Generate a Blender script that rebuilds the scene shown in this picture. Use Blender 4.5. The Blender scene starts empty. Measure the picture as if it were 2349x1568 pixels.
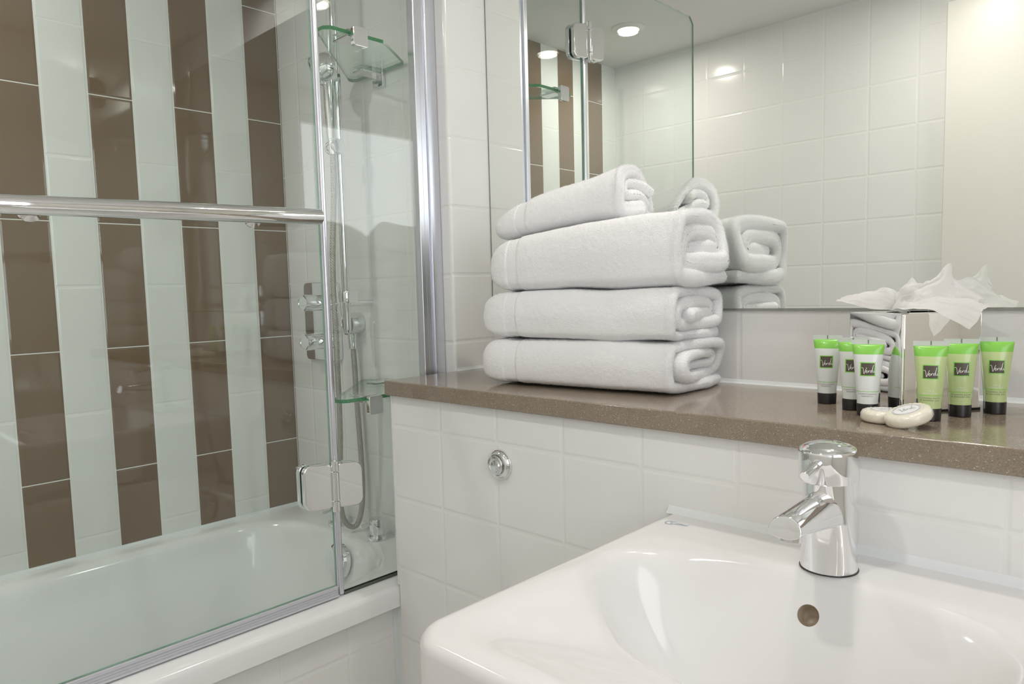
import bpy, bmesh, math, random
import numpy as np
from mathutils import Matrix, Vector
PI = math.pi
S = bpy.context.scene
C = S.collection

# ---------------------------------------------------------------- camera
cam_d = bpy.data.cameras.new('camera'); cam = bpy.data.objects.new('camera', cam_d); C.objects.link(cam)
cam_d.sensor_width = 36.0; cam_d.lens = 1670.59 * 36.0 / 2349
cam_d.shift_x = (1174.5 - 1130.8) / 2349; cam_d.shift_y = (816.35 - 784) / 2349
cam_d.clip_start = 0.02
R_ = (0.71435284, 0.69924058, -0.02761584); U_ = (-0.0416337, 0.08186064, 0.99577381); F_ = (-0.6985461, 0.7101841, -0.08758935)
cam.matrix_world = Matrix(((R_[0], U_[0], -F_[0], 1.898793), (R_[1], U_[1], -F_[1], -1.09927), (R_[2], U_[2], -F_[2], 1.15785), (0, 0, 0, 1)))
S.camera = cam

# ---------------------------------------------------------------- world, light, exposure
S.view_settings.view_transform = 'Standard'; S.view_settings.look = 'None'
S.view_settings.gamma = 1; S.view_settings.use_curve_mapping = False
S.view_settings.exposure = 0.04
W = bpy.data.worlds.new('world'); S.world = W; W.use_nodes = True
W.node_tree.nodes['Background'].inputs[0].default_value = (0.97, 0.96, 1.01, 1)
W.node_tree.nodes['Background'].inputs[1].default_value = 3.9      # soft fill light, enters through the added window
S.cycles.max_bounces = 12; S.cycles.diffuse_bounces = 6; S.cycles.glossy_bounces = 8
S.cycles.transparent_max_bounces = 24; S.cycles.transmission_bounces = 8
S.cycles.caustics_reflective = True; S.cycles.caustics_refractive = False
S.cycles.sample_clamp_indirect = 8.0
LAMP_W = 2.6
LAMPS = [(0.326, -1.016), (1.356, -0.992), (1.52, -0.03)]
CEIL = 2.115
FILL_WIN = (-1.33, -0.50, 0.95, 2.02)        # unseen window added to the right wall for fill: y0, y1, sill, head
RW = 2.45                                # right wall
OPP = -1.396                             # wall opposite the mirror
pl = bpy.data.lights.new('fill_window_portal', 'AREA'); pl.shape = 'RECTANGLE'; pl.size = FILL_WIN[1]-FILL_WIN[0]; pl.size_y = FILL_WIN[3]-FILL_WIN[2]  # portal guiding the world fill light through the added window
pl.cycles.is_portal = True
po = bpy.data.objects.new('fill_window_portal', pl); C.objects.link(po)
po.location = (RW+0.09, (FILL_WIN[0]+FILL_WIN[1])/2, (FILL_WIN[2]+FILL_WIN[3])/2); po.rotation_euler = (PI/2, 0, PI/2)

# ---------------------------------------------------------------- materials
class NT:
    def __init__(s, m): s.t = m.node_tree; s.t.nodes.clear()
    def n(s, typ, ins=None, **kw):
        x = s.t.nodes.new(typ)
        for k, v in kw.items(): setattr(x, k, v)
        for k, v in (ins or {}).items():
            if hasattr(v, 'is_linked') or isinstance(v, bpy.types.NodeSocket): s.t.links.new(v, x.inputs[k])
            else: x.inputs[k].default_value = v
        return x
    def m(s, op, a, b=None, c=None, clamp=False):
        ins = {0: a}
        if b is not None: ins[1] = b
        if c is not None: ins[2] = c
        return s.n('ShaderNodeMath', ins, operation=op, use_clamp=clamp).outputs[0]
def newmat(name):
    m = bpy.data.materials.new(name); m.use_nodes = True; return m, NT(m)
def out(t, sh): t.n('ShaderNodeOutputMaterial', {'Surface': sh})
def col(c): return (*c, 1)
def simple(name, c, rough=0.5, metal=0.0, bump=0, bscale=200, coat=0, var=0, spec=0.5, sheen=0, sss=0, vscale=6):
    m, t = newmat(name)
    ins = {'Roughness': rough, 'Metallic': metal, 'Coat Weight': coat, 'Coat Roughness': 0.03, 'Specular IOR Level': spec, 'Sheen Weight': sheen}
    tc = t.n('ShaderNodeTexCoord')
    nz = t.n('ShaderNodeTexNoise', {'Vector': tc.outputs['Object'], 'Scale': vscale, 'Detail': 3})
    mr = t.n('ShaderNodeMapRange', {'Value': nz.outputs['Fac'], 'To Min': 1-var, 'To Max': 1+var})
    mx = t.n('ShaderNodeMix', {'Factor': 1.0, 6: col(c), 7: mr.outputs[0]}, data_type='RGBA', blend_type='MULTIPLY')
    ins['Base Color'] = mx.outputs[2]
    if sss: ins['Subsurface Weight'] = sss; ins['Subsurface Radius'] = (0.01, 0.01, 0.008)
    if bump:
        n2 = t.n('ShaderNodeTexNoise', {'Vector': tc.outputs['Object'], 'Scale': bscale, 'Detail': 4})
        ins['Normal'] = t.n('ShaderNodeBump', {'Height': n2.outputs['Fac'], 'Strength': 1.0, 'Distance': bump}).outputs[0]
    b = t.n('ShaderNodeBsdfPrincipled', ins); out(t, b.outputs[0]); return m
GROUT = (0.78, 0.78, 0.75)
WHITE_TILE = (0.79, 0.79, 0.78)
def tile(name, axis, ou, ov, pu=0.15, pv=0.15, c=WHITE_TILE, rough=0.12, stripes=False, gw=0.0011):
    m, t = newmat(name)
    tc = t.n('ShaderNodeTexCoord'); sp = t.n('ShaderNodeSeparateXYZ', {0: tc.outputs['Object']})
    u = sp.outputs[axis]; v = sp.outputs[2]
    if stripes:
        uu = t.m('MULTIPLY', u, -1.0)
        par = t.m('MODULO', t.m('FLOOR', t.m('DIVIDE', uu, pu)), 2.0)     # 0 brown column, 1 white column
        du = t.m('PINGPONG', uu, pu/2)
        dv = t.m('PINGPONG', t.m('SUBTRACT', t.m('ADD', v, 30.0 - ov), t.m('MULTIPLY', par, pv/2)), pv/2)
    else:
        du = t.m('PINGPONG', t.m('SUBTRACT', u, ou), pu/2)
        dv = t.m('PINGPONG', t.m('SUBTRACT', v, ov), pv/2)
    d = t.m('MINIMUM', du, dv)
    g = t.m('LESS_THAN', d, gw)
    h = t.n('ShaderNodeMapRange', {'Value': d, 'From Min': gw*0.6, 'From Max': 0.0065}, interpolation_type='SMOOTHERSTEP').outputs[0]
    nz = t.n('ShaderNodeTexNoise', {'Vector': tc.outputs['Object'], 'Scale': 9.0, 'Detail': 1}).outputs['Fac']
    fn = t.n('ShaderNodeTexNoise', {'Vector': tc.outputs['Object'], 'Scale': 330.0, 'Detail': 1}).outputs['Fac']
    hh = t.m('ADD', t.m('ADD', h, t.m('MULTIPLY', nz, 0.55)), t.m('MULTIPLY', fn, 0.012))
    bp = t.n('ShaderNodeBump', {'Height': hh, 'Strength': 0.8, 'Distance': 0.0009}).outputs[0]
    if stripes:
        base = t.n('ShaderNodeMix', {'Factor': par, 6: col((0.165, 0.104, 0.060)), 7: col((0.74, 0.745, 0.72))}, data_type='RGBA').outputs[2]
        ior = t.n('ShaderNodeMapRange', {'Value': par, 'To Min': 1.0, 'To Max': 0.55}).outputs[0]
        rg = t.n('ShaderNodeMapRange', {'Value': par, 'To Min': 0.045, 'To Max': 0.13}).outputs[0]
    else:
        base = col(c); ior = 0.5; rg = rough
    bc = t.n('ShaderNodeMix', {'Factor': g, 6: base, 7: col(GROUT)}, data_type='RGBA').outputs[2]
    rr = t.n('ShaderNodeMix', {0: g, 2: rg, 3: 0.7}, data_type='FLOAT').outputs[0]
    b = t.n('ShaderNodeBsdfPrincipled', {'Base Color': bc, 'Roughness': rr, 'Specular IOR Level': ior, 'Normal': bp})
    out(t, b.outputs[0]); return m
def glassmat(name, tint, refl=1.0, rough=0.0):
    m, t = newmat(name)
    bf_ = t.n('ShaderNodeNewGeometry').outputs['Backfacing']
    ior = t.m('ADD', 1.5, t.m('MULTIPLY', bf_, 1/1.5-1.5))       # the same reflectance on both faces of the pane
    fr = t.n('ShaderNodeFresnel', {'IOR': ior}).outputs[0]
    f = t.m('MULTIPLY', fr, refl, clamp=True)
    a = t.n('ShaderNodeBsdfTransparent', {'Color': col(tint)}); b = t.n('ShaderNodeBsdfGlossy', {'Color': col((1, 1, 1)), 'Roughness': rough})
    mx = t.n('ShaderNodeMixShader', {0: f, 1: a.outputs[0], 2: b.outputs[0]}); out(t, mx.outputs[0]); return m
def quartz(name):
    m, t = newmat(name)
    tc = t.n('ShaderNodeTexCoord')
    v = t.n('ShaderNodeTexVoronoi', {'Vector': tc.outputs['Object'], 'Scale': 900.0})
    sp = t.n('ShaderNodeSeparateColor', {0: v.outputs['Color']}).outputs[0]
    r = t.n('ShaderNodeValToRGB', {0: sp}); e = r.color_ramp.elements
    e[0].position = 0.0; e[0].color = (0.205, 0.163, 0.120, 1); e[1].position = 0.97; e[1].color = (0.285, 0.232, 0.178, 1)
    x = r.color_ramp.elements.new(0.990); x.color = (0.45, 0.41, 0.35, 1)
    n2 = t.n('ShaderNodeTexNoise', {'Vector': tc.outputs['Object'], 'Scale': 25.0, 'Detail': 3}).outputs['Fac']
    mr = t.n('ShaderNodeMapRange', {'Value': n2, 'To Min': 0.85, 'To Max': 1.15}).outputs[0]
    mx = t.n('ShaderNodeMix', {'Factor': 1.0, 6: r.outputs[0], 7: mr}, data_type='RGBA', blend_type='MULTIPLY').outputs[2]
    b = t.n('ShaderNodeBsdfPrincipled', {'Base Color': mx, 'Roughness': 0.12, 'Specular IOR Level': 0.85}); out(t, b.outputs[0]); return m
def hosemat(name):
    m, t = newmat(name)
    tc = t.n('ShaderNodeTexCoord')
    w = t.n('ShaderNodeTexWave', {'Vector': tc.outputs['Object'], 'Scale': 95.0, 'Distortion': 0.3}, wave_type='BANDS', bands_direction='DIAGONAL')
    bp = t.n('ShaderNodeBump', {'Height': w.outputs['Fac'], 'Strength': 0.7, 'Distance': 0.001}).outputs[0]
    b = t.n('ShaderNodeBsdfPrincipled', {'Base Color': col((0.42, 0.40, 0.36)), 'Metallic': 0.55, 'Roughness': 0.38, 'Normal': bp}); out(t, b.outputs[0]); return m
def emis(name, c, st):
    m, t = newmat(name); e = t.n('ShaderNodeEmission', {'Color': col(c), 'Strength': st}); out(t, e.outputs[0]); return m
def papermat(name, c, tr):
    m, t = newmat(name)
    tc = t.n('ShaderNodeTexCoord'); n2 = t.n('ShaderNodeTexNoise', {'Vector': tc.outputs['Object'], 'Scale': 120.0, 'Detail': 3})
    bp = t.n('ShaderNodeBump', {'Height': n2.outputs['Fac'], 'Strength': 0.5, 'Distance': 0.001}).outputs[0]
    a = t.n('ShaderNodeBsdfDiffuse', {'Color': col(c), 'Normal': bp}); b = t.n('ShaderNodeBsdfTranslucent', {'Color': col(c), 'Normal': bp})
    mx = t.n('ShaderNodeMixShader', {0: tr, 1: a.outputs[0], 2: b.outputs[0]}); out(t, mx.outputs[0]); return m
chrome = simple('chrome', (0.86, 0.86, 0.87), 0.045, 1.0)
chrome_soft = simple('polished_steel', (0.80, 0.80, 0.80), 0.10, 1.0, bump=0.0002, bscale=40)
satin = simple('satin_aluminium', (0.74, 0.76, 0.82), 0.28, 1.0)
ceramic = simple('white_ceramic', (0.74, 0.735, 0.73), 0.10)
acrylic = simple('white_acrylic', (0.82, 0.83, 0.83), 0.12, coat=0.3)
ceilpaint = simple('ceiling_paint', (0.72, 0.71, 0.68), 0.8, bump=0.0003)
paint = simple('white_paint', (0.74, 0.72, 0.68), 0.35)
rubber = simple('black_plastic', (0.012, 0.008, 0.008), 0.35)
seal = simple('clear_seal', (0.55, 0.56, 0.60), 0.25, spec=0.6)
silicone = simple('white_silicone', (0.74, 0.77, 0.78), 0.35)
mirror_m = simple('mirror_silver', (0.88, 0.905, 0.875), 0.0, 1.0)
glass = glassmat('screen_glass', (0.945, 0.98, 0.97), 1.0)
glass_sh = glassmat('shelf_glass', (0.93, 0.975, 0.95), 1.2)
glass_edge = simple('green_glass_edge', (0.03, 0.20, 0.07), 0.12, coat=0.5)
stone = quartz('brown_quartz')
hose_m = hosemat('woven_hose')
floor_m = tile('floor_tile', 0, 0, 0, 0.3, 0.3, (0.25, 0.21, 0.17), 0.3)

# ---------------------------------------------------------------- mesh helpers
class MB:
    def __init__(s): s.v = []; s.f = []; s.mi = []; s.n = 0
    def add(s, V, Fc, mi=0):
        V = np.asarray(V, float).reshape(-1, 3); b = s.n; s.v.append(V); s.n += len(V)
        for f in Fc: s.f.append([int(i)+b for i in f]); s.mi.append(mi)
        return s
    def box(s, x0, x1, y0, y1, z0, z1, mi=0):
        V = [(x, y, z) for z in (z0, z1) for y in (y0, y1) for x in (x0, x1)]
        return s.add(V, [(0, 2, 3, 1), (4, 5, 7, 6), (0, 1, 5, 4), (2, 6, 7, 3), (0, 4, 6, 2), (1, 3, 7, 5)], mi)
    def rings(s, rings, closed=True, cap0=True, cap1=True, mi=0):
        n = len(rings[0]); V = np.concatenate([np.asarray(r, float) for r in rings]); Fc = []
        for i in range(len(rings)-1):
            for j in range(n if closed else n-1):
                k = (j+1) % n; Fc.append((i*n+j, i*n+k, (i+1)*n+k, (i+1)*n+j))
        if cap0: Fc.append(tuple(range(n-1, -1, -1)))
        if cap1: Fc.append(tuple((len(rings)-1)*n+j for j in range(n)))
        return s.add(V, Fc, mi)
    def lathe(s, base, axis, prof, seg=40, mi=0, sx=1.0, sy=1.0, up=None):
        a = Vector(axis).normalized(); u = Vector(up) if up else (Vector((0, 0, 1)) if abs(a.z) < .9 else Vector((1, 0, 0)))
        p = a.cross(u).normalized(); q2 = a.cross(p).normalized(); b = Vector(base); R = []
        for r, h in prof:
            R.append([tuple(b + a*h + p*(r*sx*math.cos(2*PI*k/seg)) + q2*(r*sy*math.sin(2*PI*k/seg))) for k in range(seg)])
        return s.rings(R, mi=mi)
    def tube(s, pts, r, seg=16, mi=0, caps=True):
        P = [Vector(p) for p in pts]; n = len(P); R = []; prev = None
        for i, p in enumerate(P):
            d = (P[min(i+1, n-1)] - P[max(i-1, 0)]).normalized()
            if prev is None: u = Vector((0, 0, 1)) if abs(d.z) < .9 else Vector((1, 0, 0)); a = d.cross(u).normalized()
            else: a = (prev - d*prev.dot(d)).normalized()
            prev = a; b = d.cross(a); rr = r[i] if isinstance(r, (list, tuple)) else r
            R.append([tuple(p + a*rr*math.cos(2*PI*k/seg) + b*rr*math.sin(2*PI*k/seg)) for k in range(seg)])
        return s.rings(R, cap0=caps, cap1=caps, mi=mi)
    def prism(s, poly, z0, z1, frame=None, mi=0, mi_side=None):
        n = len(poly); V = [(x, y, z0) for x, y in poly] + [(x, y, z1) for x, y in poly]
        if frame: V = [frame(*v) for v in V]
        s.add(V, [tuple(range(n-1, -1, -1)), tuple(range(n, 2*n))] + [(i, (i+1) % n, n+(i+1) % n, n+i) for i in range(n)], mi)
        if mi_side is not None:
            for k in range(n): s.mi[-1-k] = mi_side
        return s
def rrect(x0, x1, y0, y1, r, n=6):
    P = []
    for cx, cy, a in ((x1-r, y1-r, 0), (x0+r, y1-r, 90), (x0+r, y0+r, 180), (x1-r, y0+r, 270)):
        for k in range(n+1): t = math.radians(a + 90*k/n); P.append((cx+r*math.cos(t), cy+r*math.sin(t)))
    return P
def mk(name, mb, mats, parent=None, smooth=35, bevel=0, bseg=3, label=None, fixn=True):
    me = bpy.data.meshes.new(name)
    V = np.concatenate(mb.v); me.from_pydata(V.tolist(), [], mb.f)
    mats = mats if isinstance(mats, (list, tuple)) else [mats]
    for m in mats: me.materials.append(m)
    me.polygons.foreach_set('material_index', mb.mi); me.validate()
    if fixn:
        bm = bmesh.new(); bm.from_mesh(me); bmesh.ops.recalc_face_normals(bm, faces=bm.faces); bm.to_mesh(me); bm.free()
    me.polygons.foreach_set('use_smooth', [bool(smooth)]*len(me.polygons))
    if smooth and smooth < 180: me.set_sharp_from_angle(angle=math.radians(smooth))
    o = bpy.data.objects.new(name, me); C.objects.link(o)
    if parent: o.parent = parent
    if bevel:
        b = o.modifiers.new('bevel', 'BEVEL'); b.width = bevel; b.segments = bseg; b.limit_method = 'ANGLE'; b.angle_limit = math.radians(40); b.harden_normals = True
    if label: o['label'] = label
    return o
def tag(o, label, cat, group=None, kind=None):
    o['label'] = label; o['category'] = cat
    if group: o['group'] = group
    if kind: o['kind'] = kind
    return o
def thing(name, label, cat, loc=(0, 0, 0), group=None):
    o = bpy.data.objects.new(name, None); C.objects.link(o); o.location = loc; o.empty_display_size = 0.02
    return tag(o, label, cat, group)
def struct(name, mb, mats, **kw):
    o = mk(name, mb, mats, **kw); o['kind'] = 'structure'; return o
def smoothpath(P, n=3):
    P = [Vector(p) for p in P]
    for _ in range(n):
        Q = [P[0]]
        for a, b in zip(P[:-1], P[1:]): Q += [a*.75+b*.25, a*.25+b*.75]
        Q.append(P[-1]); P = Q
    return P
def copy_tree(o, parent=None, loc=None):
    c = o.copy(); C.objects.link(c); c.parent = parent
    if loc is not None: c.location = loc
    for ch in list(o.children): copy_tree(ch, c)
    return c

# ---------------------------------------------------------------- the room
YM, BXF, BXL, RET = 0.128, -0.19, 0.712, 0.70
struct('floor', MB().box(-.1, RW+.1, OPP-.1, YM+.1, -.05, 0), floor_m, smooth=0)
struct('ceiling', MB().box(-.1, RW+.1, OPP-.1, YM+.1, CEIL, CEIL+.06), ceilpaint, smooth=0)
struct('wall_left', MB().box(-.1, 0, OPP, YM+.1, 0, CEIL), tile('striped_tile', 1, 0, 0.7474, 0.1, 0.3, stripes=True), smooth=0)
struct('wall_end', MB().box(0, RET, 0, YM+.1, 0, CEIL),
       [tile('end_wall_tile', 0, 0.0974, 0.7474), tile('return_tile', 1, 0.75, 0.7489, 2.0)], smooth=45, bevel=0.006)
o = bpy.data.objects['wall_end']
for p in o.data.polygons: p.material_index = 1 if p.normal.x > .9 else 0
struct('wall_mirror', MB().box(RET, RW, YM, YM+.1, 0, CEIL), tile('backsplash_tile', 0, 0.107, 0.684, 0.15, 0.3), smooth=0)
struct('wall_opposite', MB().box(-.1, RW+.1, OPP-.1, OPP, 0, CEIL), tile('opposite_tile', 0, 0.2903, 0.0216), smooth=0)
y0, y1, z0, z1 = FILL_WIN
struct('wall_right', MB().box(RW, RW+.1, OPP, y0, 0, CEIL).box(RW, RW+.1, y1, YM+.1, 0, CEIL).box(RW, RW+.1, y0, y1, 0, z0).box(RW, RW+.1, y0, y1, z1, CEIL), paint, smooth=0)
wn = bpy.data.objects.new('fill_window_1', None); C.objects.link(wn); wn['kind'] = 'structure'  # added window, out of view, put in to let soft fill light in
mk('fill_window_frame', MB().box(RW+.04, RW+.08, y0+.001, y0+.04, z0+.001, z1-.001).box(RW+.04, RW+.08, y1-.04, y1-.001, z0+.001, z1-.001).box(RW+.04, RW+.08, y0+.04, y1-.04, z0+.001, z0+.04).box(RW+.04, RW+.08, y0+.04, y1-.04, z1-.04, z1-.001), paint, wn, smooth=0)
mk('fill_window_pane', MB().box(RW+.058, RW+.062, y0+.04, y1-.04, z0+.04, z1-.04), glassmat('fill_window_glass', (.97, .98, .98)), wn, smooth=0)
struct('wall_cistern_box', MB().box(BXL, RW, BXF, YM, 0, 0.9535), [tile('box_tile', 0, 0.8564-.15, 0.891-.75), tile('box_side_tile', 1, 0.0, 0.891-.75)], smooth=0)
o = bpy.data.objects['wall_cistern_box']
for p in o.data.polygons: p.material_index = 1 if p.normal.x < -.9 else 0
struct('wall_bath_panel', MB().box(0.675, 0.69, OPP, BXF, 0, 0.51), tile('bath_panel_tile', 1, -0.007, 0.435), smooth=0)
struct('trim_panel_joint', MB().box(0.69, 0.6935, BXF-.006, BXF+.001, 0, .504).box(0.69, 0.7118, BXF+.001, -.002, 0, .5035).box(0.7085, 0.7125, BXF-.0025, BXF+.001, .553, .953), silicone, smooth=0)
struct('trim_backsplash_sealant', MB().prism([(0, 0), (-.007, 0), (-.0025, .0025), (0, .007)], RET+.002, RW, frame=lambda a, b, c: (c, YM+a, .984+b)), silicone, smooth=0)
struct('trim_return_sealant', MB().prism([(0, 0), (.006, 0), (.002, .002), (0, .006)], 0.002, YM, frame=lambda a, b, c: (RET+a, c, .984+b)), silicone, smooth=0)
# door in the opposite wall, seen in the mirror
d = bpy.data.objects.new('door_1', None); C.objects.link(d); d['kind'] = 'structure'
mk('door_leaf', MB().box(1.277, 2.10, OPP+.001, OPP+.034, .01, 2.022), paint, d, smooth=0, bevel=.002)
mk('door_handle', MB().lathe((2.03, OPP+.034, 1.0), (0, 1, 0), [(.024, 0), (.024, .006), (.009, .006), (.009, .045)]).tube([(2.03, OPP+.075, 1.0), (1.92, OPP+.075, 1.0)], .009), chrome, d)

# ---------------------------------------------------------------- ceiling lights and extractor
warm = emis('lamp_lens', (1.0, 0.93, 0.82), 14.0)
LABS = ['round recessed ceiling downlight with white trim above the bath', 'round recessed ceiling downlight in the middle of the room, seen in the glass', 'round recessed ceiling downlight above the counter close to the mirror']
for (x, y), lab in zip(LAMPS, LABS):
    t = thing('ceiling_light', lab, 'light', (x, y, CEIL), 'ceiling downlights')
    mk('trim_ring', MB().lathe((0, 0, 0), (0, 0, -1), [(.036, -.0), (.060, 0), (.060, .003), (.052, .008), (.040, .010), (.036, .004)]), paint, t)
    mk('lens', MB().lathe((0, 0, 0), (0, 0, -1), [(.0355, .001), (.0355, .005), (.030, .010), (.018, .014), (.004, .015)]), warm, t)
    ld = bpy.data.lights.new('downlight', 'AREA'); ld.shape = 'DISK'; ld.size = .068; ld.energy = LAMP_W*(1.4 if y > -.5 else 1.35); ld.color = (1.0, 0.94, 0.87)
    lo = bpy.data.objects.new('downlight', ld); C.objects.link(lo); lo.location = (0, 0, -.018); lo.parent = t
t = thing('ceiling_vent', 'round white extractor vent on the ceiling, reflected in the screen glass', 'vent', (1.064, -.684, CEIL))
mk('vent_ring', MB().lathe((0, 0, 0), (0, 0, -1), [(.055, 0), (.075, 0), (.075, .004), (.066, .012), (.055, .010)]), paint, t)
mk('vent_disc', MB().lathe((0, 0, 0), (0, 0, -1), [(.005, .004), (.048, .004), (.048, .014), (.03, .019), (.004, .020)]), paint, t)

# ---------------------------------------------------------------- bath tub
def loopring(x0, x1, y0, y1, r, z, n=14, m=8):
    r = max(r, .001); P = []
    cs = [(x1-r, y1-r, 0), (x0+r, y1-r, 90), (x0+r, y0+r, 180), (x1-r, y0+r, 270)]
    for i, (cx, cy, a) in enumerate(cs):
        for k in range(n+1): t = math.radians(a+90*k/n); P.append((cx+r*math.cos(t), cy+r*math.sin(t), z))
        cx2, cy2, a2 = cs[(i+1) % 4]; e = (cx2+r*math.cos(math.radians(a2)), cy2+r*math.sin(math.radians(a2))); s0 = P[-1]
        for k in range(1, m): P.append((s0[0]+(e[0]-s0[0])*k/m, s0[1]+(e[1]-s0[1])*k/m, z))
    return P
BZ = .55
rg = []
for (ix, z, r) in ((.0, .505, .004), (.0, .515, .006), (.0, .538, .008), (.003, .546, .010), (.009, BZ, .012)):
    rg.append(loopring(.002 if ix < .01 else .002, .710-ix, OPP+.002, -.002, r, z))
A = (.046, .618, OPP+.12, -.078)
for d_, z, r in ((-.004, BZ, .175), (.003, BZ-.002, .17), (.010, BZ-.008, .165), (.016, BZ-.018, .16), (.021, BZ-.034, .157), (.045, BZ-.15, .15), (.07, BZ-.27, .14), (.09, BZ-.33, .13), (.115, BZ-.365, .12), (.15, BZ-.378, .10), (.2, BZ-.383, .05), (.27, BZ-.386, .004)):
    k = 1.0 + .9*max(0, d_-.02)/.25
    rg.append(loopring(A[0]+d_, A[1]-d_, A[2]+d_*2.2, A[3]-d_*k, r, z))
tub = thing('bath_tub', 'white acrylic bath tub set along the brown and white striped wall', 'bathtub')
mk('tub_shell', MB().rings(rg, cap0=False, cap1=True), acrylic, tub, smooth=60)
bx_, by_, bz_ = .372, -.100, .496
f = MB().lathe((bx_, by_, bz_), (0, -.985, .17), [(.020, -.02), (.020, .004), (.040, .008), (.0445, .013), (.0445, .024), (.040, .030), (.026, .0345), (.004, .036)], 48)
ff = mk('overflow_filler', f, chrome, tub, label='chrome round bath filler and overflow cover')
mk('filler_outlet', MB().box(bx_-.02, bx_+.02, by_-.028, by_-.010, bz_-.052, bz_-.035), chrome, ff, bevel=.003)
mk('wall_seal', MB().prism([(0, 0), (.010, 0), (.003, .003), (0, .009)], OPP+.003, -.003, frame=lambda a, b, c: (.0005+a, c, BZ-.0005+b)).prism([(0, 0), (-.010, 0), (-.003, .003), (0, .009)], .003, .655, frame=lambda a, b, c: (c, -.0005+a, BZ-.0005+b)), silicone, tub, smooth=0)
def bath_tap(x, y, label):
    t = thing('bath_tap', label, 'tap', (x, y, BZ-.001), 'bath deck taps')
    mk('base_ring', MB().lathe((0, 0, 0), (0, 0, 1), [(.0245, 0), (.0245, .012), (.0235, .0135), (.0175, .014), (.0175, .018)]), chrome, t)
    mk('tap_body', MB().lathe((0, 0, .0165), (0, 0, 1), [(.0185, 0), (.0190, .002), (.0178, .036), (.0170, .038), (.012, .0388), (.003, .039)]), chrome, t)
    mk('tap_lever', MB().tube([(-.004, -.014, .044), (-.0055, -.044, .0415)], .0042), chrome, t)
    return t
bath_tap(.437, -.044, 'short chrome bath tap on the bath rim nearest the glass screen')
bath_tap(.262, -.044, 'short chrome bath tap on the bath rim behind the hinge post')

# ---------------------------------------------------------------- glass bath screen
GX = .657
scr = thing('bath_screen', 'hinged clear glass bath screen with chrome towel rail standing on the bath rim', 'shower screen', (GX, 0, BZ))
edge_soft = simple('pale_glass_edge', (.20, .36, .28), .12, coat=.5)
def pane(name, ya, yb, za, zb, cut=0):
    poly = [(ya, za), (yb, za), (yb, zb), (ya+cut, zb), (ya, zb-cut)] if cut else [(ya, za), (yb, za), (yb, zb), (ya, zb)]
    return mk(name, MB().prism(poly, -.003, .003, frame=lambda a, b, c: (c, a, b-BZ), mi=0, mi_side=1), [glass, edge_soft], scr, smooth=0)
pane('fixed_pane', -.293, -.058, .556, 2.03)
pane('hinged_pane', -.892, -.309, .574, 2.03, cut=.02)
mk('wall_profile', MB().box(-.011, .011, -.062, -.048, .003, 1.482).box(-.013, .006, -.048, -.030, .003, 1.482).box(-.010, .011, -.030, -.001, .003, 1.482), satin, scr, bevel=.002, label='satin aluminium channel fixed to the wall')
mk('hinge_post', MB().prism(rrect(-.0065, .0065, -.3050, -.2935, .004), .004, 1.480, frame=lambda a, b, c: (a, b, c)), satin, scr, smooth=50, label='slim aluminium post between the two panes')
mk('post_seal', MB().box(-.0035, .0035, -.3085, -.3052, .02, 1.480), seal, scr, smooth=0)
mk('bottom_seal', MB().box(-.006, .006, -.892, -.309, .003, .010).box(-.0045, .0045, -.892, -.309, .010, .0165).box(-.006, .006, -.892, -.309, .0165, .0235).box(.006, .011, -.892, -.309, .003, .006), seal, scr, bevel=.001)
mk('sill_seal', MB().box(-.005, .005, -.293, -.062, .0, .006), simple('grey_seal', (.10, .12, .10), .4), scr, smooth=0)
def hinge(z):
    h = None
    for k, (ya, yb_) in enumerate(((-.379, -.3115), (-.3085, -.243))):
        for sx in (1, -1):
            xa, xb = (.0032, .0155) if sx > 0 else (-.0155, -.0032)
            f = MB().prism(rrect(ya, yb_, -.045, .045, .017), xa, xb, frame=lambda a, b, c: (c, a, z-BZ+b-(a+.31)*.10))
            h2 = mk('hinge_plate', f, chrome, scr, smooth=45, bevel=.003)
            h = h or h2
    b = MB()
    for za, zb in ((-.052, -.030), (-.029, .029), (.030, .052)): b.lathe((.0165, -.310, z-BZ+za), (0, 0, 1), [(.0062, 0), (.0078, .001), (.0078, zb-za-.001), (.0062, zb-za)], 24)
    mk('hinge_barrel', b, chrome, scr)
hinge(.782); hinge(1.825)
rl = mk('towel_rail', MB().lathe((.0405, -.332, 1.3075-BZ), (0, -1, -.018), [(.010, -.002), (.0143, 0), (.0145, .002), (.0145, .512), (.0143, .514), (.010, .516)], 32), chrome, scr, label='chrome tubular towel rail across the glass')
for y in (-.45, -.80): mk('rail_mount', MB().lathe((.003, y, 1.303-BZ-(-y-.33)*.018), (1, 0, 0), [(.016, 0), (.016, .004), (.010, .008), (.010, .03)]), chrome, rl)

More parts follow.
